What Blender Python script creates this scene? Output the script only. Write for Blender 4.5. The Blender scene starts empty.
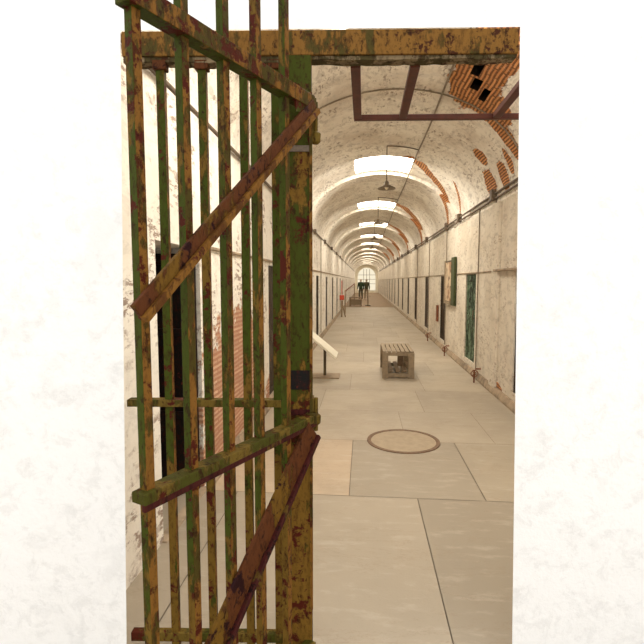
import bpy, bmesh, math, random
from mathutils import Vector, Matrix
random.seed(7)
S = bpy.context.scene
COL = S.collection
PI = math.pi
rad = math.radians

# ------------------------------------------------------------------ helpers
class MB:
    """collects boxes, tubes and polygons and links them as one mesh object"""
    def __init__(s):
        s.v = []; s.f = []; s.m = []; s.uv = []; s.col = []
    def poly(s, pts, mi=0, uv=None, col=None):
        i = len(s.v); s.v += [tuple(p) for p in pts]
        s.f.append(tuple(range(i, i + len(pts)))); s.m.append(mi); s.uv.append(uv); s.col.append(col)
    def box(s, c, d, M=None, mats=(0, 0, 0, 0, 0, 0)):
        # mats: -x +x -y +y -z +z
        M = M or Matrix.Identity(3)
        c = Vector(c); h = [q / 2 for q in d]
        P = [c + M @ Vector((sx * h[0], sy * h[1], sz * h[2])) for sx in (-1, 1) for sy in (-1, 1) for sz in (-1, 1)]
        i = len(s.v); s.v += [tuple(p) for p in P]
        for k, q in enumerate([(0, 1, 3, 2), (4, 6, 7, 5), (0, 4, 5, 1), (2, 3, 7, 6), (0, 2, 6, 4), (1, 5, 7, 3)]):
            s.f.append(tuple(i + a for a in q)); s.m.append(mats[k]); s.uv.append(None); s.col.append(None)
    def bb(s, x0, x1, y0, y1, z0, z1, mats=(0, 0, 0, 0, 0, 0)):
        s.box(((x0 + x1) / 2, (y0 + y1) / 2, (z0 + z1) / 2), (x1 - x0, y1 - y0, z1 - z0), None, mats)
    def bar(s, a, b, w, t, up=(0, 0, 1), mats=(0, 0, 0, 0, 0, 0)):
        a = Vector(a); b = Vector(b); d = (b - a); L = d.length; d.normalize()
        y = Vector(up).cross(d).normalized(); z = d.cross(y)
        M = Matrix((d, y, z)).transposed()
        s.box((a + b) / 2, (L, t, w), M, mats)
    def tube(s, pts, r, n=8, mi=0, cap=True):
        pts = [Vector(p) for p in pts]
        rs = r if isinstance(r, (list, tuple)) else [r] * len(pts)
        rings = []
        for k, p in enumerate(pts):
            d = (pts[min(k + 1, len(pts) - 1)] - pts[max(k - 1, 0)]).normalized()
            ref = Vector((0, 0, 1)) if abs(d.z) < .9 else Vector((1, 0, 0))
            x = d.cross(ref).normalized(); y = d.cross(x)
            i = len(s.v)
            for j in range(n):
                a = 2 * PI * j / n
                s.v.append(tuple(p + rs[k] * (math.cos(a) * x + math.sin(a) * y)))
            rings.append(i)
        for k in range(len(rings) - 1):
            for j in range(n):
                a, b = rings[k], rings[k + 1]
                s.f.append((a + j, a + (j + 1) % n, b + (j + 1) % n, b + j)); s.m.append(mi); s.uv.append(None); s.col.append(None)
        if cap:
            for q in (rings[0], rings[-1]):
                s.f.append(tuple(q + j for j in range(n))); s.m.append(mi); s.uv.append(None); s.col.append(None)
    def lathe(s, prof, c=(0, 0, 0), n=48, mi=0):
        c = Vector(c); rings = []
        for r, z in prof:
            i = len(s.v); rings.append(i)
            for j in range(n):
                a = 2 * PI * j / n
                s.v.append((c.x + r * math.cos(a), c.y + r * math.sin(a), c.z + z))
        for k in range(len(rings) - 1):
            for j in range(n):
                a, b = rings[k], rings[k + 1]
                s.f.append((a + j, a + (j + 1) % n, b + (j + 1) % n, b + j)); s.m.append(mi); s.uv.append(None); s.col.append(None)
    def build(s, name, mats, parent=None, smooth=False, bevel=0, fixn=True):
        me = bpy.data.meshes.new(name)
        me.from_pydata(s.v, [], s.f)
        mats = mats if isinstance(mats, (list, tuple)) else [mats]
        for m in mats: me.materials.append(m)
        for p, mi in zip(me.polygons, s.m): p.material_index = mi; p.use_smooth = smooth
        if any(u for u in s.uv):
            ul = me.uv_layers.new(name='UVMap')
            for p, u in zip(me.polygons, s.uv):
                if u:
                    for li, q in zip(p.loop_indices, u): ul.data[li].uv = q
        if any(c is not None for c in s.col):
            ca = me.color_attributes.new('tone', 'FLOAT_COLOR', 'CORNER')
            for p, c in zip(me.polygons, s.col):
                c = c or (1, 1, 1)
                for li in p.loop_indices: ca.data[li].color = (*c, 1)
        if fixn:
            bm = bmesh.new(); bm.from_mesh(me)
            bmesh.ops.recalc_face_normals(bm, faces=bm.faces)
            bm.to_mesh(me); bm.free()
        o = bpy.data.objects.new(name, me); COL.objects.link(o)
        if parent: o.parent = parent
        if bevel:
            b = o.modifiers.new('bevel', 'BEVEL'); b.width = bevel; b.segments = 2; b.limit_method = 'ANGLE'
        return o

def tag(o, label=None, cat=None, group=None, kind=None):
    if label: o['label'] = label
    if cat: o['category'] = cat
    if group: o['group'] = group
    if kind: o['kind'] = kind
    return o
def struct(o, label=None):
    o['kind'] = 'structure'
    if label: o['label'] = label
    return o
def empty(name, loc=(0, 0, 0), rz=0):
    o = bpy.data.objects.new(name, None); COL.objects.link(o)
    o.location = loc; o.rotation_euler = (0, 0, rz); o.empty_display_size = .1
    return o
def copy_tree(o, parent=None):
    c = o.copy(); COL.objects.link(c)
    if parent: c.parent = parent
    for ch in [x for x in COL.objects if x.parent == o]: copy_tree(ch, c)
    return c

# ------------------------------------------------------------------ materials
class NT:
    def __init__(s, name):
        s.mat = bpy.data.materials.new(name); s.mat.use_nodes = True
        s.t = s.mat.node_tree; s.b = s.t.nodes['Principled BSDF']
        s.b.inputs['Specular IOR Level'].default_value = .25
        g = s.t.nodes.new('ShaderNodeNewGeometry'); s.pos = g.outputs['Position']
    def n(s, typ, **kw):
        k = s.t.nodes.new(typ)
        for a, v in kw.items(): setattr(k, a, v)
        return k
    def put(s, sock, v):
        if isinstance(v, bpy.types.NodeSocket): s.t.links.new(v, sock)
        elif isinstance(v, (tuple, list)) and len(v) == 3 and sock.type == 'RGBA': sock.default_value = (*v, 1)
        else: sock.default_value = v
    def noise(s, scale, detail=4, rough=.6, vec=None, dist=0):
        k = s.n('ShaderNodeTexNoise'); s.put(k.inputs['Vector'], vec or s.pos)
        k.inputs['Scale'].default_value = scale; k.inputs['Detail'].default_value = detail
        k.inputs['Roughness'].default_value = rough; k.inputs['Distortion'].default_value = dist
        return k.outputs['Fac']
    def math(s, op, a, b=0.0, c=None, clamp=False):
        k = s.n('ShaderNodeMath', operation=op, use_clamp=clamp)
        s.put(k.inputs[0], a); s.put(k.inputs[1], b)
        if c is not None: s.put(k.inputs[2], c)
        return k.outputs[0]
    def step(s, v, lo, hi):
        k = s.n('ShaderNodeMapRange', interpolation_type='SMOOTHSTEP')
        s.put(k.inputs['Value'], v); k.inputs['From Min'].default_value = lo; k.inputs['From Max'].default_value = hi
        return k.outputs['Result']
    def mix(s, f, a, b, mode='MIX'):
        k = s.n('ShaderNodeMix', data_type='RGBA', blend_type=mode)
        s.put(k.inputs[0], f); s.put(k.inputs[6], a); s.put(k.inputs[7], b)
        return k.outputs[2]
    def vscale(s, vec, sc):
        k = s.n('ShaderNodeVectorMath', operation='MULTIPLY'); s.put(k.inputs[0], vec); k.inputs[1].default_value = sc
        return k.outputs[0]
    def done(s, col, rough=.85, bump=None, bs=.3, bd=.01, metal=0):
        s.put(s.b.inputs['Base Color'], col); s.put(s.b.inputs['Roughness'], rough)
        s.b.inputs['Metallic'].default_value = metal
        if bump is not None:
            k = s.n('ShaderNodeBump'); k.inputs['Strength'].default_value = bs; k.inputs['Distance'].default_value = bd
            s.put(k.inputs['Height'], bump); s.t.links.new(k.outputs[0], s.b.inputs['Normal'])
        return s.mat

def paint(name, c1, c2, c3, t2=.5, t3=.62, sc=9, lower=None, rough=.6):
    """peeling paint on iron: c1 the top coat, c2 the older coat, c3 the bare rust"""
    m = NT(name)
    v = m.vscale(m.pos, (1, 1, .45))
    n1 = m.noise(sc, 8, .65, v); n2 = m.noise(sc * 1.7, 6, .7, m.pos); n3 = m.noise(60, 5, .7, v); n4 = m.noise(4.3, 7, .7, v)
    a = n1
    if lower:      # the lower metres of the ironwork have lost more of the top coat
        sep = m.n('ShaderNodeSeparateXYZ'); m.put(sep.inputs[0], m.pos)
        a = m.math('ADD', n1, m.math('MULTIPLY', m.step(sep.outputs['Z'], lower[0], lower[1]), lower[2]))
    f2 = m.step(a, t2 - .035, t2 + .035)
    f3 = m.step(m.math('ADD', n2, m.math('MULTIPLY', m.math('SUBTRACT', n4, .5), .6)), t3 - .03, t3 + .03)
    col = m.mix(f2, c1, c2)
    col = m.mix(m.math('MULTIPLY', m.step(n3, .45, .7), .55), col, tuple(q * .42 for q in c3))
    col = m.mix(m.step(n4, .35, .7), col, tuple(q * .62 for q in c1), 'MIX') if False else col
    col = m.mix(f3, col, c3)
    n6 = m.noise(34, 6, .75, m.vscale(m.pos, (1, 1, .6)), .4)
    col = m.mix(m.math('MULTIPLY', m.step(n6, .55, .64), .8), col, tuple(q * .35 for q in c3))
    edge = m.math('SUBTRACT', 1.0, m.step(m.math('ABSOLUTE', m.math('SUBTRACT', a, t2)), .0, .03))
    col = m.mix(m.math('MULTIPLY', edge, .45), col, tuple(q * .3 for q in c1))
    m.b.inputs['Specular IOR Level'].default_value = .07
    h = m.math('SUBTRACT', m.math('MULTIPLY', n3, .5), m.math('ADD', f2, f3))
    return m.done(col, rough, h, .5, .004)

RUST = (.060, .010, .004)
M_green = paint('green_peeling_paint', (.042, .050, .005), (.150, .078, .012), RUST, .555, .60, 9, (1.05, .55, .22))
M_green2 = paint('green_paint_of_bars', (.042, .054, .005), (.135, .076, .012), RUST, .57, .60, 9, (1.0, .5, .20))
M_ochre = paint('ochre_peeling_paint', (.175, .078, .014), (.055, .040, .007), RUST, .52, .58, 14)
M_header = paint('ochre_beam_paint', (.185, .088, .018), (.062, .046, .010), (.05, .016, .006), .57, .60, 11)
M_rail = paint('olive_rail_paint', (.125, .080, .014), (.050, .048, .006), RUST, .50, .60, 8)
M_brace = paint('rust_brown_brace_paint', (.085, .027, .008), (.13, .065, .009), (.018, .004, .004), .56, .60, 7)
M_bracelip = paint('ochre_brace_edge', (.175, .078, .014), (.09, .035, .008), (.06, .010, .008), .56, .62, 12)
M_redlip = paint('dark_red_brace_edge', (.050, .010, .008), (.10, .055, .012), (.012, .004, .004), .60, .60, 12)
M_crust = paint('crumbling_mortar', (.20, .145, .08), (.065, .05, .02), (.05, .02, .01), .50, .60, 16, rough=.9)

def plaster(name, base, stain, blobs=(), fleck=.58, brick=(.60, .25, .085), mortar=(.17, .07, .03), amp=.9, amount=.5, streak=(.12, 1, 1), fleckc=(.20, .12, .075), brickscale=True, crack=True):
    m = NT(name)
    tc = m.n('ShaderNodeTexCoord'); uv = tc.outputs['UV']
    n1 = m.noise(1.1, 6, .65); n2 = m.noise(5, 8, .7); v = m.vscale(m.pos, (1, .35, 1.0)); n3 = m.noise(26, 5, .7, v); nf = m.noise(55, 4, .6); nw = m.noise(2.2, 6, .7)
    col = m.mix(m.math('MULTIPLY', m.step(n1, .42, .68), amount), base, stain)
    col = m.mix(m.math('MULTIPLY', m.step(n2, .52, .62), amount * .7), col, tuple(min(1, q * .72) for q in base))
    n5 = m.noise(2.6, 6, .7, m.vscale(m.pos, (1, 1, .6)))
    n7 = m.noise(11, 9, .75, m.vscale(m.pos, (1, .45, 1)), .5)
    col = m.mix(m.math('MULTIPLY', m.step(n7, .50, .62), amount * .6), col, tuple(q * .55 for q in stain))
    fl = m.math('MULTIPLY', m.step(n3, fleck, fleck + .06), m.step(n5, .47, .6))
    col = m.mix(m.math('MULTIPLY', fl, .75), col, fleckc)
    height = m.math('MULTIPLY', m.math('ADD', n2, m.math('MULTIPLY', n3, .5)), .6)
    if blobs:
        best = None
        K = -1.4
        cmb = m.n('ShaderNodeCombineXYZ')
        for q, vec in ((0, (1, -K, 0)), (1, (0, 1, 0))):
            d_ = m.n('ShaderNodeVectorMath', operation='DOT_PRODUCT'); m.put(d_.inputs[0], uv); d_.inputs[1].default_value = vec
            m.put(cmb.inputs[q], d_.outputs['Value'])
        for bl in blobs:
            cx, cy, rx, ry = bl[:4]; src = uv
            if len(bl) > 4: src = cmb.outputs[0]; cx = cx - K * cy
            a = m.n('ShaderNodeVectorMath', operation='SUBTRACT'); m.put(a.inputs[0], src); a.inputs[1].default_value = (cx, cy, 0)
            b = m.n('ShaderNodeVectorMath', operation='MULTIPLY'); m.put(b.inputs[0], a.outputs[0]); b.inputs[1].default_value = (1 / rx, 1 / ry, 0)
            c = m.n('ShaderNodeVectorMath', operation='LENGTH'); m.put(c.inputs[0], b.outputs[0])
            best = c.outputs['Value'] if best is None else m.math('MINIMUM', best, c.outputs['Value'])
        nn = m.noise(5.5, 6, .65)
        val = m.math('ADD', best, m.math('MULTIPLY', m.math('SUBTRACT', nn, .5), amp * 1.0))
        mask = m.math('SUBTRACT', 1.0, m.step(val, .93, 1.0))
        br = m.n('ShaderNodeTexBrick'); wob = m.n('ShaderNodeVectorMath', operation='MULTIPLY_ADD'); nc = m.n('ShaderNodeTexNoise'); m.put(nc.inputs['Vector'], m.pos); nc.inputs['Scale'].default_value = 4
        m.put(wob.inputs[0], nc.outputs['Color']); wob.inputs[1].default_value = (.04, .03, 0); m.put(wob.inputs[2], uv)
        m.put(br.inputs['Vector'], wob.outputs[0])
        br.inputs['Color1'].default_value = (*brick, 1); br.inputs['Color2'].default_value = (brick[0] * .72, brick[1] * .62, brick[2] * .6, 1)
        br.inputs['Mortar'].default_value = (*mortar, 1); br.inputs['Scale'].default_value = 1
        br.inputs['Brick Width'].default_value = .34; br.inputs['Row Height'].default_value = .042
        br.inputs['Mortar Size'].default_value = .011; br.inputs['Bias'].default_value = -.1
        bc = m.mix(m.math('MULTIPLY', m.step(nf, .5, .7), .45), br.outputs['Color'], (.62, .42, .24))
        col = m.mix(mask, col, bc)
        height = m.math('ADD', height, m.math('MULTIPLY', mask, m.math('SUBTRACT', -.8, m.math('MULTIPLY', br.outputs['Fac'], 1.2))))
    return m.done(col, .92, height, .55, .02)

def dg(d): return d * .0236      # angle in degrees -> v coordinate of the vault
VB = [(5.30, 58, .72, 11), (4.75, 60, .7, 9), (5.70, 46, .34, 13), (5.97, 30, .17, 14), (4.5, 51, .45, 5), (7.07, 34, .17, 7), (7.3, 15, .26, 11), (6.66, 14, .18, 10), (6.3, 20, .1, 9),
      (8.95, 72, .20, 5), (9.58, 25, .085, 17, 1), (3.6, 70, .5, 10)]
def strip_u(a):
    P = [(8.9, 73.5), (9.34, 65), (9.88, 52), (10.26, 38), (10.65, 25), (11.06, 11)]
    for (u0, a0), (u1, a1) in zip(P[:-1], P[1:]):
        if a1 <= a <= a0: return u0 + (u1 - u0) * (a0 - a) / (a0 - a1)
for a in (68, 62, 56, 50, 44, 38, 32, 26, 19, 12): VB.append((strip_u(a), a, .09 + .0022 * a, 8, 1))
for k, y0 in enumerate((4.9, 9.8, 14.7, 19.6, 24.5)):
    for a in (66, 57, 48, 39, 29, 19, 12): VB.append((strip_u(a) + y0, a, (.14 + .0045 * a) * (1 + .15 * k), 11, 1))
VBL = [(q[0], dg(q[1]), q[2], dg(q[3])) + tuple(q[4:]) for q in VB]
M_vault = plaster('vault_plaster', (.90, .85, .76), (.56, .47, .37), VBL, .525, amount=.68, fleckc=(.24, .17, .12), brick=(.70, .32, .115), amp=1.15)
M_wallR = plaster('right_wall_plaster', (.70, .63, .52), (.54, .45, .34), [(6.9, .1, .3, .08)], .53, amount=.65, fleckc=(.30, .21, .14))
M_wallL = plaster('left_wall_plaster', (.88, .83, .74), (.64, .55, .44), [(4.55, .35, 1.15, 1.02), (6.2, .1, .4, .3)], .50, brick=(.62, .40, .27), mortar=(.42, .20, .12), amp=1.3, amount=.35, fleckc=(.17, .075, .03))
M_front = plaster('whitewashed_wall', (.90, .895, .88), (.86, .85, .83), (), .66, amount=.3, fleckc=(.80, .78, .75))
M_end = plaster('end_wall_plaster', (.86, .80, .66), (.75, .66, .5), (), .62, amount=.4)

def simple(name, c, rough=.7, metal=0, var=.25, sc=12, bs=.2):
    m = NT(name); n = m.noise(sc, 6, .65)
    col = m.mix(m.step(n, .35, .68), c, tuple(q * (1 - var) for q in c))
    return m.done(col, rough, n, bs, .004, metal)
M_dark = simple('shade_dark_interior', (.020, .014, .010), .9)  # near-black colour puts shade into brick pockets and wall recesses; also eyes
M_dim = simple('dim_cell_plaster', (.16, .12, .085), .9)
M_doorbrown = paint('brown_door_paint', (.055, .034, .018), (.03, .022, .013), (.03, .015, .01), .5, .6, 6)
M_doorgrey = paint('grey_door_paint', (.075, .062, .045), (.045, .036, .026), (.22, .08, .04), .5, .66, 5)
M_doorgreen = paint('peeling_green_door_paint', (.035, .060, .035), (.17, .24, .15), (.012, .012, .010), .50, .55, 7)
M_doordark = paint('black_iron_door', (.010, .009, .008), (.03, .02, .015), (.12, .02, .012), .6, .66, 5)
M_redframe = simple('red_oxide_steel', (.085, .020, .011), .5, 0, .35, 20)
M_pipe = simple('grey_conduit', (.30, .24, .17), .5, 0, .4, 30)
M_darkpipe = simple('dark_conduit', (.17, .125, .085), .6, 0, .4, 30)
M_rustpipe = simple('rust_red_pipe', (.26, .095, .05), .8, 0, .5, 30)
M_wood = simple('weathered_bench_wood', (.33, .255, .17), .75, 0, .25, 18)
M_wood_d = simple('brown_wood', (.26, .18, .11), .75, 0, .25, 18)
M_curb = simple('stained_curb', (.42, .32, .22), .9, 0, .5, 4)
M_ring = simple('rusty_manhole_ring', (.20, .125, .080), .8, 0, .35, 30)
M_cover = simple('worn_manhole_plate', (.37, .295, .205), .8, 0, .15, 14)
M_white = simple('white_sign_panel', (.80, .74, .60), .5, 0, .05, 5)
M_post = simple('dark_bronze_post', (.085, .058, .03), .5, 0, .2, 20)
M_base = simple('brown_steel_base', (.34, .25, .16), .6, 0, .2, 20)
M_greenframe = simple('faded_green_frame', (.065, .08, .03), .6, 0, .35, 20)
M_redsign = simple('red_enamel', (.62, .09, .05), .5, 0, .2, 20)
M_brickred = simple('red_painted_iron_box', (.20, .030, .018), .6, 0, .35, 20)

# picture on the wall board: pale and brown shapes
m = NT('printed_picture'); n = m.noise(2.4, 5, .6, m.vscale(m.pos, (1, 1, .8))); n_ = m.noise(9, 3, .5)
c = m.mix(m.step(n, .44, .52), (.34, .15, .07), (.62, .48, .32)); c = m.mix(m.step(n_, .55, .62), c, (.18, .10, .05)); M_picture = m.done(c, .4)

# floor slabs: every slab has its own tone, brushed concrete on top
m = NT('worn_concrete_slabs')
att = m.n('ShaderNodeAttribute', attribute_name='tone')
n1 = m.noise(1.3, 6, .6); n2 = m.noise(7, 7, .7, m.vscale(m.pos, (.5, 1.6, 1))); n3 = m.noise(90, 3, .6); n4 = m.noise(2.0, 7, .75, m.vscale(m.pos, (.35, 1.2, 1)), .6)
c = m.mix(m.math('MULTIPLY', m.step(n1, .4, .65), .35), att.outputs['Color'], (.29, .245, .185))
c = m.mix(m.math('MULTIPLY', m.step(n2, .5, .68), .25), c, (.52, .455, .37))
c = m.mix(m.math('MULTIPLY', m.step(n3, .55, .75), .22), c, (.25, .19, .13))
vein = m.math('ABSOLUTE', m.math('SUBTRACT', n4, .5))
c = m.mix(m.math('MULTIPLY', m.math('SUBTRACT', 1.0, m.step(vein, .0, .010)), .30), c, (.24, .17, .11))
M_floor = m.done(c, m.math('ADD', .50, m.math('MULTIPLY', n1, .3)), m.math('ADD', n2, n3), .22, .004)
M_floor2 = simple('brown_far_floor', (.30, .20, .11), .7, 0, .25, 3)
M_seam = simple('slab_joint', (.20, .155, .11), .95)
M_sill = plaster('speckled_stone_sill', (.66, .52, .40), (.55, .42, .31), (), .56, amount=.4)

def emission(name, c, s):
    mt = bpy.data.materials.new(name); mt.use_nodes = True; t = mt.node_tree
    for q in list(t.nodes): t.nodes.remove(q)
    e = t.nodes.new('ShaderNodeEmission'); o = t.nodes.new('ShaderNodeOutputMaterial')
    e.inputs[0].default_value = (*c, 1); e.inputs[1].default_value = s; t.links.new(e.outputs[0], o.inputs[0])
    return mt
M_sky = emission('daylight_through_near_skylight', (1, .935, .82), 28)  # near panes glow stronger to brighten the near vault
M_sky2 = emission('daylight_through_far_skylight', (1, .92, .78), 18)  # far panes set to glow weaker, to keep the far vault darker
M_endsky = emission('daylight_in_end_window', (1, .90, .68), .95)

# ------------------------------------------------------------------ corridor
XL, XR, CX, A, ZS, B = -1.22, 1.88, .33, 1.55, 2.70, 1.14
Y0, Y1 = 2.05, 66.0
EYE = 1.6
SKY = [3.0, 9.05, 13.95, 18.85, 23.75, 28.65, 33.55, 38.45, 43.35, 48.25, 53.15, 58.05, 62.6]  # first, unseen, and last are added to light the near walls and end wall
SL = 1.25
SA0, SA1 = 69.0, 109.0

def wall_panel(mb, X, holes, into, ztop, depth):
    """vertical wall in the plane x = X with door holes and their reveals; into = direction away from the corridor"""
    ys = sorted({Y0, Y1} | {h[0] for h in holes} | {h[1] for h in holes})
    for a, b in zip(ys[:-1], ys[1:]):
        hs = [h for h in holes if h[0] <= a + 1e-6 and h[1] >= b - 1e-6]
        seg = [(0, hs[0][2]), (hs[0][3], ztop)] if hs else [(0, ztop)]
        n = max(1, int((b - a) / 3))
        for z0, z1 in seg:
            if z1 - z0 < 1e-4: continue
            for k in range(n):
                p, q = a + (b - a) * k / n, a + (b - a) * (k + 1) / n
                mb.poly([(X, p, z0), (X, q, z0), (X, q, z1), (X, p, z1)], 0, [(p, z0), (q, z0), (q, z1), (p, z1)])
    for (a, b, z0, z1) in holes:
        D = X + into * depth
        R = [((a, z0), (b, z0), 2), ((a, z1), (b, z1), 0), ((a, z0), (a, z1), 0), ((b, z0), (b, z1), 0)]
        if z0 == 0: R = R[1:]          # the floor slabs run on into the alcove
        for (p, q, mi) in R:
            P = [(X, p[0], p[1]), (X, q[0], q[1]), (D, q[0], q[1]), (D, p[0], p[1])]
            mb.poly(P, mi, [(v[1] + abs(v[0] - X), v[2]) for v in P])
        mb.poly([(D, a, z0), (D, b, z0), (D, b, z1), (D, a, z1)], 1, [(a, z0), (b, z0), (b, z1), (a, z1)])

RD = [5.40 + 0.0] + [8.32 + 3.02 * k for k in range(19)]
Rh = [(y, y + .80, .19, 1.72) for y in RD]
Lh = [(6.08, 6.80, .05, 1.80)] + [(y, y + .75, .10, 1.74) for y in [9.2 + 3.05 * k for k in range(18)]]
mb = MB(); wall_panel(mb, XR, Rh, 1, ZS, .55)
wr = struct(mb.build('wall_right', [M_wallR, M_dim, M_wallR], fixn=False))

# left wall: the first opening is a deep alcove
mb = MB(); near = (2.74, 3.50, 0.0, 1.84)
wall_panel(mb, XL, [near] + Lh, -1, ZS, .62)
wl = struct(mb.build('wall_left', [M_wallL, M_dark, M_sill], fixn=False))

# shallow pilaster strips on the walls
def trimbox(name, *a, mat=None, bev=.006):
    mb = MB(); mb.bb(*a); return struct(mb.build(name, mat, bevel=bev))
trimbox('trim_1', XR - .035, XR + .01, 6.90, 7.22, 0, 2.7, mat=M_wallR)
trimbox('trim_2', XR - .06, XR + .01, 2.1, 7.05, 1.735, 1.765, mat=M_curb)
trimbox('trim_3', XR - .022, XR + .01, 7.22, 60, 1.735, 1.750, mat=M_curb)
trimbox('trim_5', XL - .04, XL + .03, 2.72, 3.52, -.005, .012, mat=M_curb)
trimbox('trim_4', XL - .01, XL + .025, 3.5, 60, 1.845, 1.870, mat=M_curb)
# sloping curbs along the foot of the walls
for nm, X, d in (('baseboard_right', XR, -1), ('baseboard_left', XL, 1)):
    mb = MB(); ya, yb = (2.1, 64) if d < 0 else (3.55, 64)
    p = [(X - d * .01, 0), (X + d * .06, 0), (X + d * .06, .03), (X + d * .025, .10), (X - d * .01, .10)]
    for i in range(5):
        a, b = p[i], p[(i + 1) % 5]
        mb.poly([(a[0], ya, a[1]), (b[0], ya, b[1]), (b[0], yb, b[1]), (a[0], yb, a[1])])
    mb.poly([(q[0], ya, q[1]) for q in p]); mb.poly([(q[0], yb, q[1]) for q in p][::-1])
    struct(mb.build(nm, M_curb))

# vault with skylight openings and three missing-brick pockets
def vp(y, ang, off=0.0):
    a = rad(ang)
    return (CX + (A + off) * math.cos(a), y, ZS + (B + off) * math.sin(a))
def bayoff(y):
    for s in SKY:
        if s - .12 <= y <= s + SL + .12: return .07
    return 0
pock = [(4.66, 5.20, 58.3, 62.0), (5.24, 5.50, 55.6, 59.4), (5.36, 5.66, 50.6, 53.8)]
mb = MB()
ysb = {Y0, Y1}
for s in SKY: ysb |= {s - .12, s, s + SL, s + SL + .12}
for p in pock: ysb |= {p[0], p[1]}
ysb = sorted(ysb); ys = []
for a, b in zip(ysb[:-1], ysb[1:]):
    n = max(1, round((b - a) / 1.2)); ys += [a + (b - a) * k / n for k in range(n)]
ys.append(Y1)
angs = sorted({0, 180, SA0, SA1} | {a for p in pock for a in p[2:]} | {4.0 * k for k in range(46)})
angs = [a for i, a in enumerate(angs)]
for y0, y1 in zip(ys[:-1], ys[1:]):
    ym = (y0 + y1) / 2; off = bayoff(ym)
    for a0, a1 in zip(angs[:-1], angs[1:]):
        am = (a0 + a1) / 2
        if any(s < ym < s + SL for s in SKY) and SA0 < am < SA1: continue
        uv = [(y0, dg(a0)), (y1, dg(a0)), (y1, dg(a1)), (y0, dg(a1))]
        if any(p[0] < ym < p[1] and p[2] < am < p[3] for p in pock):
            q = [vp(y0, a0), vp(y1, a0), vp(y1, a1), vp(y0, a1)]; r = [vp(y0, a0, .16), vp(y1, a0, .16), vp(y1, a1, .16), vp(y0, a1, .16)]
            for i in range(4): mb.poly([q[i], q[(i + 1) % 4], r[(i + 1) % 4], r[i]], 1)
            mb.poly(r, 1); continue
        mb.poly([vp(y0, a0, off), vp(y1, a0, off), vp(y1, a1, off), vp(y0, a1, off)], 0, uv)
# steps where the bays are set back
for s in SKY:
    for y in (s - .12, s + SL + .12):
        for a0, a1 in zip(angs[:-1], angs[1:]):
            mb.poly([vp(y, a0), vp(y, a1), vp(y, a1, .07), vp(y, a0, .07)], 0, [(y, dg(a0)), (y, dg(a1)), (y + .07, dg(a1)), (y + .07, dg(a0))])
    # skylight curb
    aa = [a for a in angs if SA0 <= a <= SA1]
    for y in (s, s + SL):
        for a0, a1 in zip(aa[:-1], aa[1:]):
            mb.poly([vp(y, a0, .07), vp(y, a1, .07), vp(y, a1, .15), vp(y, a0, .15)], 0, [(y, dg(a0)), (y, dg(a1)), (y + .07, dg(a1)), (y + .07, dg(a0))])
    for a in (SA0, SA1):
        mb.poly([vp(s, a, .07), vp(s + SL, a, .07), vp(s + SL, a, .15), vp(s, a, .15)], 0, [(s, dg(a)), (s + SL, dg(a)), (s + SL, dg(a) + .07), (s, dg(a) + .07)])
struct(mb.build('ceiling', [M_vault, M_dark], fixn=False))
# glazing of the skylights; the first and last are added light sources
for i, s in enumerate(SKY):
    mb = MB(); aa = [a for a in angs if SA0 <= a <= SA1]
    for a0, a1 in zip(aa[:-1], aa[1:]):
        mb.poly([vp(s, a0, .13), vp(s, a1, .13), vp(s + SL, a1, .13), vp(s + SL, a0, .13)])
    struct(mb.build('window_%d' % (i + 1), M_sky if i < 2 else M_sky2, fixn=False))

# end wall with tall bright window
mb = MB(); mb.bb(XL - .3, XR + .3, Y1, Y1 + .2, 0, 4.2); struct(mb.build('wall_end', M_end))
e = MB(); wx = .33
pts = [(wx - 1.2, .35)] + [(wx + 1.2 * math.cos(PI - a * PI / 12), 2.2 + 1.2 * math.sin(a * PI / 12)) for a in range(13)] + [(wx + 1.2, .35)]
e.poly([(x, Y1 - .04, z) for x, z in pts], 0)
for x in (-.4, 0, .4): e.bb(wx + x - .03, wx + x + .03, Y1 - .08, Y1 - .05, .35, 3.2, (1,) * 6)
for z in (1.2, 1.8, 2.4): e.bb(wx - 1.2, wx + 1.2, Y1 - .08, Y1 - .05, z, z + .05, (1,) * 6)
struct(e.build('window_14', [M_endsky, M_curb], fixn=False))

# floor -----------------------------------------------------------------
mb = MB()
mb.poly([(-6, -4, -.012), (6, -4, -.012), (6, 66, -.012), (-6, 66, -.012)], 1)
G = .004
def slab(x0, x1, y0, y1, c):
    G = .003 if y1 < 4.8 else .0018
    mb.poly([(x0 + G, y0 + G, 0), (x1 - G, y0 + G, 0), (x1 - G, y1 - G, 0), (x0 + G, y1 - G, 0)], 0, None, c)
def tone(k=1.0, w=0):
    r = random.uniform(.93, 1.06) * k
    return (.405 * r, .340 * r, .255 * r)
YS = [3.47, 4.74, 5.85, 7.0, 8.2, 9.5, 10.8, 12.2, 13.7, 15.3, 17, 19, 21, 23.5, 26, 29.7]
lay = {0: [-2.2, -.10, .90, 2.1], 1: [-2.2, -.9, .43, 1.3, 2.1], 2: [-2.2, -.55, .75, 2.1], 3: [-2.2, -.2, .9, 2.1]}
for x0, x1, c in ((-6, -2.5, tone(.85)), (-2.5, -.95, tone(.85)), (-.95, .405, tone(.82)), (.405, 1.75, tone(.74)), (1.75, 6, tone(.82))):
    for y0, y1 in ((-4, 0), (0, 3.47)): slab(x0, x1, y0, y1, c)
for i, (a, b) in enumerate(zip(YS[:-1], YS[1:])):
    xs = lay.get(i) or [-2.2] + sorted(random.uniform(-1.0, 1.7) for _ in range(2)) + [2.1]
    if i > 3: xs = [-2.2, (-.4, .35, .0)[i % 3], (.9, 1.2, 1.0)[i % 3], 2.1]
    for j, (p, q) in enumerate(zip(xs[:-1], xs[1:])):
        c = tone(1.0)
        if i == 0: c = [(.43, .335, .235), (.305, .258, .195), (.345, .29, .215)][j]
        slab(p, q, a, b, c)
struct(mb.build('floor', [M_floor, M_seam], fixn=False))
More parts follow.
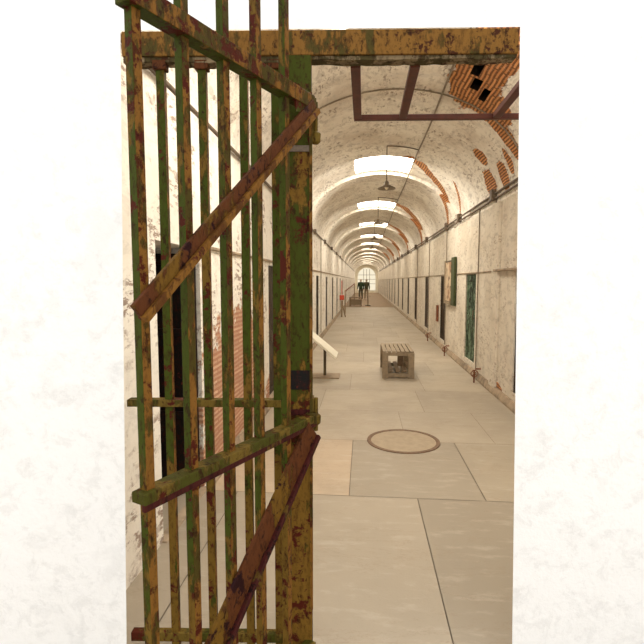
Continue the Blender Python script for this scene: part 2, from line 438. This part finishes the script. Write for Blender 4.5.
mb = MB(); mb.bb(XL, XR, 29.7, 66, -.01, .012); f2 = mb.build('floor_far_section', M_floor2)
f2.name = 'floor_far'; struct(f2)

# ------------------------------------------------------------------ doors in the wall openings
def cell_door(idx, X, into, y0, y1, z0, z1, mat, dep=.14):
    mb = MB(); a = X + into * dep; b = X + into * (dep + .05)
    mb.bb(min(a, b), max(a, b), y0 + .005, y1 - .005, z0 + .002, z1 - .002)
    w = y1 - y0
    fr = a - into * .012
    for (p, q, r, t) in ((y0 + .005, y0 + .09, z0 + .002, z1 - .002), (y1 - .09, y1 - .005, z0 + .002, z1 - .002), (y0 + .09, y1 - .09, z0 + .002, z0 + .12), (y0 + .09, y1 - .09, z1 - .12, z1 - .002), (y0 + .09, y1 - .09, z0 + .7, z0 + .8)):
        mb.bb(min(fr, a), max(fr, a), p, q, r, t)
    d = struct(mb.build('door_%d' % idx, mat, bevel=.003))
    h = MB(); x = fr - into * .03
    h.tube([(fr, y0 + .13, z0 + .75), (x, y0 + .13, z0 + .75), (x, y0 + .13, z0 + .9), (fr, y0 + .13, z0 + .9)], .008, 6)
    h.build('door_handle', M_darkpipe, d)
di = 1
for k, (a, b, c, d) in enumerate(Rh):
    mat = [M_doorbrown, M_doorgreen, M_doorbrown, M_doorgrey][k] if k < 4 else (M_doorbrown, M_doorgrey)[k % 2]
    cell_door(di, XR, 1, a, b, c, d, mat, .03); di += 1
for k, (a, b, c, d) in enumerate(Lh):
    cell_door(di, XL, -1, a, b, c, d, M_doorgrey if k == 0 else (M_doorbrown, M_doorgrey)[k % 2], .03); di += 1
# dark iron door folded against the far side of the near alcove
mb = MB(); mb.bb(XL - .55, XL - .02, 3.42, 3.47, .02, 1.80)
for z in (.02, .58, .66, 1.2, 1.72): mb.bb(XL - .55, XL - .02, 3.40, 3.42, z, z + .05)
d = struct(mb.build('door_%d' % di, M_doordark, bevel=.003))
h = MB(); h.bb(XL - .50, XL - .34, 3.33, 3.40, .72, .86); h.build('lock_box', M_brickred, d, bevel=.004)
h = MB()
for q in (.25, .95, 1.5): h.tube([(XL - .03, 3.405, q), (XL - .03, 3.405, q + .12)], .014, 8)
h.build('hinge', M_brickred, d)

# ------------------------------------------------------------------ front wall with the gateway (rotated a little against the corridor)
PHI = rad(4.0); GO = Vector((-.256, 1.95, 0))
def gw(x, y, z):   # gateway frame -> world
    return (GO.x + x * math.cos(PHI) - y * math.sin(PHI), GO.y + x * math.sin(PHI) + y * math.cos(PHI), z)
mb = MB()
X0, X1, T = -.700, .846, 2.572
XB0, XB1 = X0 - .065, X1 + .055      # the jambs lean: the opening is wider at its foot
F0, F1 = -.018, .24
ring_f = [(X0, 0), (X1, 0), (X1, T), (X0, T)]
bx0, bx1, bt = X0 - .20, X1 + .22, T + .17
def quad(p, y=None): mb.poly([gw(*q) for q in p])
quad([(-5, F0, 0), (XB0, F0, 0), (X0, F0, T), (-5, F0, T)]); quad([(XB1, F0, 0), (5, F0, 0), (5, F0, T), (X1, F0, T)])
for (xa, xb, za, zb) in ((-5, X0, T, 5), (X0, X1, T, 5), (X1, 5, T, 5)):
    quad([(xa, F0, za), (xb, F0, za), (xb, F0, zb), (xa, F0, zb)])
for (xa, xb, za, zb) in ((-5, bx0, 0, bt), (bx1, 5, 0, bt), (-5, bx0, bt, 5), (bx0, bx1, bt, 5), (bx1, 5, bt, 5)):
    quad([(xa, F1, za), (xb, F1, za), (xb, F1, zb), (xa, F1, zb)])
quad([(XB0, F0, 0), (X0, F0, T), (bx0, F1, bt), (bx0, F1, 0)])
quad([(XB1, F0, 0), (X1, F0, T), (bx1, F1, bt), (bx1, F1, 0)])
quad([(X0, F0, T), (X1, F0, T), (bx1, F1, bt), (bx0, F1, bt)])
struct(mb.build('wall_front', M_front))

# fixed iron frame: header, post, grille
root = empty('iron_gateway', GO, PHI)
tag(root, 'fixed green and ochre iron gate frame with post, overhead beam and narrow side grille', 'gate frame')
HB = (1, 1, 0, 0, 2, 2)
h = MB(); h.bb(X0 + .003, X1 - .003, -.02, .05, 2.475, 2.568)
h.build('header_beam', [M_header], root, bevel=.003)
# crumbling mortar bead hanging under the beam
h = MB(); n = 90; rr = random.Random(3)
prev = None
hs = []; v = .014
for i in range(n + 1):
    v += rr.uniform(-.003, .003); v = min(.016, max(.004, v)); hs.append(v + (.008 if i < n * .42 else 0))
for i in range(n):
    xa, xb = (X0 + .005 + (X1 - X0 - .01) * (i + q) / n for q in (0, 1)); za, zb = 2.4745 - hs[i], 2.4745 - hs[i + 1]
    ya, yb = -.006 - hs[i] * .3, -.006 - hs[i + 1] * .3
    h.poly([(xa, -.010, 2.4745), (xb, -.010, 2.4745), (xb, yb, zb), (xa, ya, za)])
    h.poly([(xa, ya, za), (xb, yb, zb), (xb, .045, zb), (xa, .045, za)])
    h.poly([(xa, .045, za), (xb, .045, zb), (xb, .045, 2.4745), (xa, .045, 2.4745)])
h.build('mortar_crust', M_crust, root)
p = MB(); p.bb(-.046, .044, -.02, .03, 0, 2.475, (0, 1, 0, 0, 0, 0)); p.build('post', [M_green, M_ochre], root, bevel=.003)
for z in (1.06, 2.12):
    c = MB(); c.bb(-.049, .047, -.026, -.02, z - .012, z + .012); c.build('collar', M_redlip if z < 1.5 else M_darkpipe, root, bevel=.002)
c = MB(); c.bb(-.044, .042, -.0235, -.0205, 1.155, 1.235); c.build('lock_plate', M_doordark, root, bevel=.002)
r = MB(); r.bb(X0 - .03, -.046, -.010, .035, 1.076, 1.106); r.build('grille_rail', M_rail, root, bevel=.002)
for x in (-.556, -.390, -.226, -.10):
    b = MB(); w = .0165
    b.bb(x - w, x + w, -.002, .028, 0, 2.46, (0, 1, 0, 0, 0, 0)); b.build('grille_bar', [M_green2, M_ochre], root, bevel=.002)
    t = MB(); t.bb(x - .027, x + .027, -.012, .03, 2.43, 2.466); t.build('bar_socket', M_brace, root, bevel=.004)
bb_ = MB(); bb_.bb(X0 - .05, -.046, -.005, .03, .03, .07); bb_.build('bottom_rail', M_rail, root, bevel=.002)
# hinge pins on the right edge of the post
for z0, z1, zk in ((2.15, 2.30, 2.165), (.99, 1.12, 1.03)):
    k = MB(); k.bb(.044, .052, -.03, .03, z0, z1); k.tube([(.060, -.012, z0 - .01), (.060, -.012, z1)], .0095, 10)
    k.tube([(.060, -.012, zk - .026), (.060, -.012, zk - .018), (.060, -.012, zk + .014), (.060, -.012, zk + .022)], [.010, .019, .021, .012], 12)
    k.build('hinge_pin', M_rail, root, bevel=.002)

# open leaf -------------------------------------------------------------
AL = rad(25.0)
HL = Vector((-.221, 1.922, 0))
leaf = empty('gate_leaf', HL, 0)
tag(leaf, 'open barred iron gate leaf with diagonal braces, peeling green and ochre paint over rust', 'gate')
wv = Vector((-math.sin(AL), -math.cos(AL), 0)); nv = Vector((math.cos(AL), -math.sin(AL), 0))   # along the leaf / camera side
ML = Matrix((wv, nv, Vector((0, 0, 1)))).transposed()
def lp(s, n, z): return wv * s + nv * n + Vector((0, 0, z))
bs = .0140
for s in (.817, .658, .492, .333, .168):
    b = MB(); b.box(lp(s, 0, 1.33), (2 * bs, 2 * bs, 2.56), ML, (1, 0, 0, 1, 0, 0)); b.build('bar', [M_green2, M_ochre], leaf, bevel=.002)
b = MB(); b.box(lp(.000, .010, 1.27), (.007, .012, 2.12), ML, (0, 0, 0, 0, 0, 0)); b.build('heel_stile', [M_ochre], leaf, bevel=.002)
SE = .852
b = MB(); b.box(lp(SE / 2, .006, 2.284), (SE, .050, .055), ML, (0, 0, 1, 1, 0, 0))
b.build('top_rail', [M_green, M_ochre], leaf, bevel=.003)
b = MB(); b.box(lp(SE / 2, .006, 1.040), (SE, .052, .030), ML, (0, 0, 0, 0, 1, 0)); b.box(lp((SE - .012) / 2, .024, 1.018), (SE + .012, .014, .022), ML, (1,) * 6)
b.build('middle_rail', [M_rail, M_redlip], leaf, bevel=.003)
b = MB(); b.box(lp((SE - .012) / 2, 0, .04), (SE + .012, .05, .04), ML); b.build('bottom_rail', M_rail, leaf, bevel=.003)
def brace(s0, z0, s1, z1, w, lip, nm, mA, mB, tw=.0):
    b = MB(); a = lp(s0, .028 + tw, z0); c = lp(s1, .028, z1); d = (c - a).normalized(); up = nv.cross(d).normalized()
    if up.z < 0: up = -up
    nn = d.cross(up)
    M = Matrix((d, nn, up)).transposed(); L = (c - a).length
    b.box((a + c) / 2 + up * lip / 2, (L, .014, w - lip), M, (0,) * 6)
    b.box((a + c) / 2 - up * (w / 2 - lip / 2) + nv * .008, (L, .022, lip), M, (1,) * 6)
    b.build(nm, [mA, mB], leaf, bevel=.002)
brace(.002, 2.272, SE, 1.518, .056, .020, 'upper_brace', M_brace, M_bracelip)
brace(.020, 1.000, .85, .245, .112, .022, 'lower_brace', M_brace, M_redlip)
g = MB(); g.poly([lp(.0, .020, 2.30), lp(.13, .020, 2.262), lp(.13, .020, 2.215), lp(.02, .020, 2.25)]); g.poly([lp(.0, .027, 2.30), lp(.13, .027, 2.262), lp(.13, .027, 2.215), lp(.02, .027, 2.25)])
P1 = [(.0, 2.30), (.13, 2.262), (.13, 2.215), (.02, 2.25)]
for i in range(4):
    a, c = P1[i], P1[(i + 1) % 4]; g.poly([lp(a[0], .020, a[1]), lp(c[0], .020, c[1]), lp(c[0], .027, c[1]), lp(a[0], .027, a[1])])
g.build('corner_gusset', M_green, leaf)
for z in (2.284, 1.04):
    st = MB(); st.box(lp(.004, .012, z), (.026, .04, .044), ML); st.build('hinge_strap', M_ochre, leaf, bevel=.003)

# red steel frame overhead --------------------------------------------------
o = empty('overhead_frame', (0, 0, 2.55)); tag(o, 'dark red steel bar frame overhead just inside the gateway', 'steel frame')
f = MB(); f.bar((-.065, 2.905, 0), (XR, 3.02, 0), .030, .03); f.build('cross_bar', M_redframe, o, bevel=.002)
for x in (-.045, .217, .755, 1.30):
    f = MB(); ye = 2.21 + (x + .256) * math.tan(PHI) - .02
    yt = 2.893 + x * .058; f.bb(x - .022, x + .022, ye, yt, -.014, .014); f.bb(x + .012, x + .022, ye, yt, .014, .04); f.build('long_bar', M_redframe, o, bevel=.002)

# ------------------------------------------------------------------ conduits
def arc(y, a0, a1, off=-.012, n=20): return [vp(y, a0 + (a1 - a0) * k / n, off) for k in range(n + 1)]
o = empty('wall_conduit', (XR, 0, 0)); tag(o, 'pair of grey conduit pipes running along the top of the right wall', 'pipe')
for z in (2.77, 2.84):
    p = MB(); p.tube([(-.03, 2.2, z), (-.03, 60, z)], .016, 8); p.build('pipe', M_darkpipe, o)
for y in (4.6, 7.2, 9.7, 11.15, 14.6, 17.6, 20.7, 24, 27, 30):
    p = MB(); p.bb(-.085, -.001 + .0, y - .06, y + .06, 2.74, 2.90); p.build('junction_box', M_darkpipe, o, bevel=.01)
for y in (7.12, 8.10, 11.2, 14.1, 17.2):
    p = MB(); p.tube([(-.02, y, .14), (-.02, y, 2.76)], .010, 8); p.build('drop_pipe', M_pipe, o)
o = empty('wall_conduit', (XL, 0, 0)); tag(o, 'grey conduit pipe running high along the left wall', 'pipe')
p = MB(); p.tube([(.03, 2.2, 2.78), (.03, 60, 2.78)], .016, 8); p.build('pipe', M_darkpipe, o)
for y in (8.2, 11.6, 14.6, 17.6, 20.7, 24):
    p = MB(); p.bb(0.001, .07, y - .05, y + .05, 2.72, 2.84); p.build('junction_box', M_darkpipe, o, bevel=.01)
for y in (9.9, 13.4):
    p = MB(); p.tube([(.02, y, .14), (.02, y, 2.77)], .010, 8); p.build('drop_pipe', M_pipe, o)
p = MB(); p.tube([vp(y, 69.3 - (.8 if i % 2 else 0), -.018) for i, y in enumerate([2.3, 4, 5, 7, 9, 11, 14, 17, 20, 25, 30, 40])], .012, 8)
tag(p.build('ceiling_conduit', M_pipe, smooth=True), 'thin conduit running lengthwise along the vault to the right of the skylights', 'pipe')
p = MB(); p.tube(arc(5.85, 20, 158), .009, 8)
tag(p.build('ceiling_conduit', M_pipe, smooth=True), 'thin cable arching across the vault from wall to wall beyond the red steel frame', 'cable')

# pendant lamps
def pendant(y):
    o = empty('pendant_lamp', (.36, y, 3.84)); zt = 0
    p = MB(); p.tube([(0, 0, -.02), (0, 0, -.60)], .008, 8); p.build('rod', M_darkpipe, o)
    q = [Vector(vp(y, 89 - k * 2.0, -.02)) - Vector((.36, y, 3.84)) for k in range(11)]
    p = MB(); p.tube(q, .009, 8); p.build('feed_pipe', M_darkpipe, o)
    p = MB(); p.lathe([(.012, -.58), (.035, -.60), (.04, -.65), (.145, -.70), (.15, -.715), (.14, -.712), (.03, -.665)], n=24); p.build('lamp_shade', M_pipe, o, smooth=True)
    p = MB(); p.lathe([(.001, -.64), (.03, -.66), (.036, -.69), (.02, -.72), (.001, -.73)], n=16); p.build('bulb', M_white, o, smooth=True)
    return o
first = pendant(8.2)
for k, lab in enumerate(('nearest pendant lamp hanging from a rod before the first bright skylight', 'second pendant lamp down the corridor, hanging behind the first skylight', 'third pendant lamp down the corridor, small against the vault', 'fourth and farthest pendant lamp down the corridor vault')):
    l = first if k == 0 else copy_tree(first)
    l.location = (.36, 8.2 + 4.9 * k, 3.84); tag(l, lab, 'pendant lamp', 'pendant lamps along the vault')

# ------------------------------------------------------------------ manhole
o = empty('manhole_cover', (.403, 4.75, 0)); tag(o, 'round manhole cover with brown rim set in the grey floor slab', 'manhole cover')
p = MB(); p.lathe([(.362, .0005), (.360, .009), (.325, .009), (.322, .0045)], n=72); p.build('rim', M_ring, o, smooth=False)
p = MB(); p.lathe([(.322, .0045), (.30, .0055), (.001, .0055)], n=72); p.build('cover_plate', M_cover, o)

# ------------------------------------------------------------------ bench
o = empty('slatted_bench', (.57, 8.4, 0)); tag(o, 'low wooden slatted bench standing alone in the middle of the corridor', 'bench')
W, L, H = .52, 1.05, .45
for i in range(7):
    x = -W / 2 + (i + .5) * W / 7; p = MB(); p.bb(x - .030, x + .030, -L / 2, L / 2, H - .025, H); p.build('seat_slat', M_wood, o, bevel=.004)
for sx in (-1, 1):
    for sy in (-1, 1):
        p = MB(); xa = sx * W / 2; xb = sx * (W / 2 - .095); ya = sy * L / 2; yb = sy * (L / 2 - .045)
        p.bb(min(xa, xb), max(xa, xb), min(ya, yb), max(ya, yb), 0, H - .026); p.build('leg', M_wood, o, bevel=.004)
for sy in (-1, 1):
    p = MB(); y = sy * (L / 2 - .022); p.bb(-W / 2 + .096, W / 2 - .096, y - .018, y + .018, H - .075, H - .026); p.build('end_rail', M_wood, o, bevel=.003)
    p = MB(); p.bb(-W / 2 + .096, W / 2 - .096, y - .018, y + .018, .02, .085); p.build('foot_rail', M_wood, o, bevel=.003)
for sx in (-1, 1):
    p = MB(); x = sx * (W / 2 - .02); p.bb(x - .014, x + .014, -L / 2 + .046, L / 2 - .046, H - .10, H - .026); p.build('side_rail', M_wood_d, o, bevel=.003)
for i in range(5):
    x = -W / 2 + .045 + i * (W - .09) / 4; p = MB(); p.bb(x - .032, x + .032, -L / 2 + .046, L / 2 - .046, .10, .122); p.build('shelf_slat', M_wood_d, o, bevel=.003)
p = MB(); p.bb(.02, .12, -.02, .02, .123, H - .026); p.build('middle_support', M_wood_d, o, bevel=.003)

# ------------------------------------------------------------------ low reading stand left of the bench
o = empty('reading_stand', (-.647, 7.95, 0)); tag(o, 'low information stand with tilted white panel on dark post by left wall', 'information stand')
p = MB(); p.bb(-.26, .25, -.20, .20, .0, .022); p.build('base_plate', M_base, o, bevel=.004)
p = MB(); p.bb(-.022, .022, -.022, .022, .022, .50); p.build('post', M_post, o, bevel=.003)
p = MB(); p.bar((-.24, 0, .72), (.20, 0, .355), .035, .55, (0, 0, 1)); p.build('panel', M_white, o, bevel=.004)

# ------------------------------------------------------------------ board on the right wall
o = empty('picture_board', (XR, 0, 0)); tag(o, 'framed picture board with green edge hanging on right wall between dark doorways', 'picture board')
p = MB(); p.bb(-.055, -.002, 10.36, 11.12, 1.12, 2.04); p.build('backing', M_post, o, bevel=.004)
p = MB(); p.bb(-.062, -.056, 10.37, 11.02, 1.17, 2.0); p.build('picture', M_picture, o)
p = MB(); p.bb(-.06, -.01, 10.0, 10.35, 1.09, 2.09); p.build('green_border', M_greenframe, o, bevel=.005)
p = MB(); p.bb(-.075, -.056, 10.36, 11.13, 1.10, 1.165); p.bb(-.075, -.056, 11.03, 11.13, 1.166, 2.05); p.build('frame', M_wood, o, bevel=.003)
p = MB(); p.bb(XR - .05, XR - .002, 12.28, 12.44, .58, .99); tag(p.build('wall_box', M_rustpipe, bevel=.005), 'small upright brown box on right wall before the third doorway', 'box')

# rusty pipe stubs at the foot of the right wall
def stub(X, y):
    o = empty('pipe_valve', (X, y, 0))
    p = MB(); p.tube([(0, 0, 0), (0, 0, .19), (.03, 0, .22), (.10, 0, .22)], .013, 8); p.build('pipe', M_rustpipe, o, smooth=True)
    p = MB(); n = 16; p.tube([(.055 * math.cos(2 * PI * k / n), -.025, .15 + .055 * math.sin(2 * PI * k / n)) for k in range(n + 1)], .007, 6)
    for k in range(2):
        a = PI / 4 + k * PI / 2; p.tube([(.055 * math.cos(a), -.025, .15 + .055 * math.sin(a)), (-.055 * math.cos(a), -.025, .15 - .055 * math.sin(a))], .006, 6)
    p.build('hand_wheel', M_rustpipe, o, smooth=True)
    return o
s0 = stub(1.74, 7.66)
for k, (x, y, lab) in enumerate(((1.74, 7.66, 'nearest rusty red pipe valve at the foot of right wall, before the green doorway'), (1.72, 10.36, 'second rusty pipe valve along right wall, below the picture board'), (1.70, 12.95, 'third rusty pipe valve along right wall, beyond the small brown box'))):
    s = s0 if k == 0 else copy_tree(s0)
    s.location = (x, y, 0); tag(s, lab, 'pipe valve', 'rusty pipe valves at foot of right wall')

# ------------------------------------------------------------------ far things
o = empty('red_box', (-.98, 21.3, 0)); tag(o, 'small red box on thin brown post beside the left wall', 'box')
p = MB(); p.tube([(0, 0, 0), (0, 0, .74)], .035, 10); p.tube([(.16, .1, 0), (.03, 0, .55)], .025, 8); p.build('post', M_base, o)
p = MB(); p.bb(-.10, .10, -.06, .06, .76, .98); p.build('box_body', M_redsign, o, bevel=.02)
p = MB(); p.tube([(0, 0, 1.0), (0, 0, 1.62)], .018, 8); p.build('riser_pipe', M_redsign, o)
o = empty('barrier_rail', (0, 0, 0)); tag(o, 'pale and red slanting barrier rail by the left wall behind the red box', 'barrier')
p = MB(); p.tube([(-.92, 23.5, 1.10), (-.62, 31, 1.42)], .03, 8); p.build('rail', M_rustpipe, o)
p = MB(); p.tube([(-.92, 23.5, 0), (-.92, 23.5, 1.12)], .03, 8); p.build('upright', M_base, o)
p = MB(); p.tube([(-.62, 31, 0.013), (-.62, 31, 1.44)], .03, 8); p.build('upright', M_base, o)
o = empty('low_table', (-.50, 30.6, .012)); tag(o, 'low brown table at left where the darker floor begins', 'table')
p = MB(); p.bb(-.42, .36, -.3, .3, .52, .57); p.build('tabletop', M_wood_d, o, bevel=.005)
for sx in (-.38, .32):
    for sy in (-.26, .26):
        p = MB(); p.bb(sx - .035, sx + .035, sy - .035, sy + .035, 0, .52); p.build('leg', M_wood_d, o)
p = MB(); p.bb(-.34, .28, -.2, .2, .08, .42); p.build('shelf_box', M_wood, o)
o = empty('pedestal_stand', (.25, 30.8, .012)); tag(o, 'small pedestal stand with flat dark foot in front of the two visitors', 'stand')
p = MB(); p.bb(-.17, .17, -.17, .17, 0, .05); p.build('foot', M_post, o, bevel=.005)
p = MB(); p.tube([(0, 0, .05), (0, 0, .62)], .035, 10); p.build('column', M_base, o)
p = MB(); p.bar((-.2, 0, .70), (.16, 0, .62), .03, .3); p.build('top_board', M_base, o)

# people ------------------------------------------------------------------
def skin_mesh(name, joints, edges, mat, parent, root_i=0, sub=2):
    me = bpy.data.meshes.new(name); me.from_pydata([j[0] for j in joints], edges, []); me.materials.append(mat)
    ob = bpy.data.objects.new(name, me); COL.objects.link(ob); ob.parent = parent
    sk = ob.modifiers.new('skin', 'SKIN'); sk.use_smooth_shade = True
    if not me.skin_vertices: 
        bpy.context.view_layer.update()
    for i, j in enumerate(joints):
        d = me.skin_vertices[0].data[i]; r = j[1]; d.radius = r if isinstance(r, tuple) else (r, r); d.use_root = (i == root_i)
    ms = ob.modifiers.new('sub', 'SUBSURF'); ms.levels = sub; ms.render_levels = sub
    return ob
def person(loc, rz, top, trous, hairc, label, stride=.12, arm=.1):
    o = empty('person', loc, rz); tag(o, label, 'person', 'two distant visitors')
    skinm = simple('skin_tone', (.55, .36, .25), .6, 0, .05)
    J = [((0, 0, .95), (.15, .10)), ((0, 0, 1.10), (.13, .09)), ((0, 0, 1.28), (.155, .105)), ((0, 0, 1.42), (.13, .08)), ((0, 0, 1.50), .055), ((0, .01, 1.57), (.070, .075)), ((0, .012, 1.65), (.078, .095)), ((0, .0, 1.72), (.06, .075))]
    E = [(0, 1), (1, 2), (2, 3), (3, 4), (4, 5), (5, 6), (6, 7)]
    for s in (-1, 1):
        i = len(J); fy = s * stride
        J += [((s * .09, 0, .88), .095), ((s * .10, fy * .5 + .03, .50), .062), ((s * .10, fy - .02, .12), .042), ((s * .10, fy, .045), (.042, .04)), ((s * .11, fy + .15, .03), (.045, .028))]
        E += [(0, i), (i, i + 1), (i + 1, i + 2), (i + 2, i + 3), (i + 3, i + 4)]
        i = len(J)
        J += [((s * .17, 0, 1.41), .06), ((s * .23, -.02, 1.14), .043), ((s * .25, arm * s + .05, .90), .030), ((s * .25, arm * s + .07, .83), (.022, .038))]
        E += [(3, i), (i, i + 1), (i + 1, i + 2), (i + 2, i + 3)]
        for k in range(4):
            q = len(J); yy = arm * s + .045 + k * .019
            J += [((s * .25, yy, .775), .0085), ((s * .243, yy + .004, .745 + .004 * abs(k - 1.5)), .0075)]
            E += [(i + 3, q), (q, q + 1)]
        q = len(J); J += [((s * .235, arm * s + .115, .815), .009), ((s * .23, arm * s + .125, .785), .008)]; E += [(i + 3, q), (q, q + 1)]
    skin_mesh('body', J, E, skinm, o)
    # shirt, trousers, hair over the body
    sh = [((0, 0, .84), (.19, .14)), ((0, 0, 1.08), (.165, .12)), ((0, 0, 1.28), (.185, .13)), ((0, 0, 1.46), (.15, .11)), ((0, 0, 1.52), (.075, .075))]; se = [(0, 1), (1, 2), (2, 3), (3, 4)]
    for s in (-1, 1):
        i = len(sh); sh += [((s * .18, 0, 1.42), .088), ((s * .235, -.02, 1.14), .062), ((s * .25, arm * s + .04, .90), .048)]; se += [(3, i), (i, i + 1), (i + 1, i + 2)]
    skin_mesh('jacket', sh, se, top, o)
    tr = [((0, 0, 1.05), (.16, .12))]; te = []
    for s in (-1, 1):
        i = len(tr); fy = s * stride; tr += [((s * .09, 0, .86), .105), ((s * .10, fy * .5 + .03, .50), .075), ((s * .10, fy - .02, .10), .058)]; te += [(0, i), (i, i + 1), (i + 1, i + 2)]
    skin_mesh('trousers', tr, te, trous, o)
    skin_mesh('hair', [((0, -.02, 1.74), (.078, .095)), ((0, -.035, 1.66), (.085, .085)), ((0, -.05, 1.58), (.065, .05))], [(0, 1), (1, 2)], hairc, o)
    for s in (-1, 1):
        f = MB(); f.lathe([(.001, .011), (.010, .006), (.012, 0), (.010, -.006), (.001, -.011)], (s * .03, .098, 1.655), 10); f.build('eye', M_dark, o)
    f = MB(); f.tube([(0, .10, 1.655), (0, .122, 1.625), (0, .10, 1.618)], [.006, .013, .008], 8); f.build('nose', skinm, o)
    f = MB(); f.tube([(-.025, .092, 1.590), (0, .10, 1.588), (.025, .092, 1.590)], .005, 6); f.build('mouth', M_brickred, o)
    for s in (-1, 1):
        f = MB(); f.lathe([(.001, .025), (.010, .018), (.012, 0), (.008, -.02), (.001, -.026)], (s * .085, .0, 1.64), 10); f.build('ear', skinm, o)
M_coatG = simple('dark_green_coat', (.035, .055, .025), .8); M_coatO = simple('olive_brown_coat', (.075, .065, .03), .8)
M_tr1 = simple('dark_trousers', (.10, .09, .06), .8); M_tr2 = simple('tan_trousers', (.32, .25, .16), .8); M_hair = simple('light_brown_hair', (.35, .25, .14), .8)
person((-.27, 40, .012), rad(175), M_coatG, M_tr1, M_hair, 'left of two distant visitors, person in dark green coat walking away down the corridor')
person((.20, 40.8, .012), rad(10), M_coatO, M_tr2, M_hair, 'right of two distant visitors, person in olive brown coat and tan trousers', -.1, -.06)

# ------------------------------------------------------------------ light, camera
w = bpy.data.worlds.new('World'); S.world = w; w.use_nodes = True
bg = w.node_tree.nodes['Background']; bg.inputs[0].default_value = (1, .985, .96, 1); bg.inputs[1].default_value = 1.75

cam = bpy.data.cameras.new('Camera'); co = bpy.data.objects.new('Camera', cam); COL.objects.link(co)
co.location = (0, 0, EYE); co.rotation_euler = (rad(90 - 4.88), 0, rad(5.0))
cam.sensor_width = 36; cam.lens = 36 * 480 / 644; cam.clip_start = .05; cam.clip_end = 300
S.camera = co
S.view_settings.view_transform = 'Standard'; S.view_settings.look = 'None'; S.view_settings.gamma = 1; S.view_settings.exposure = 0
S.view_settings.use_curve_mapping = False
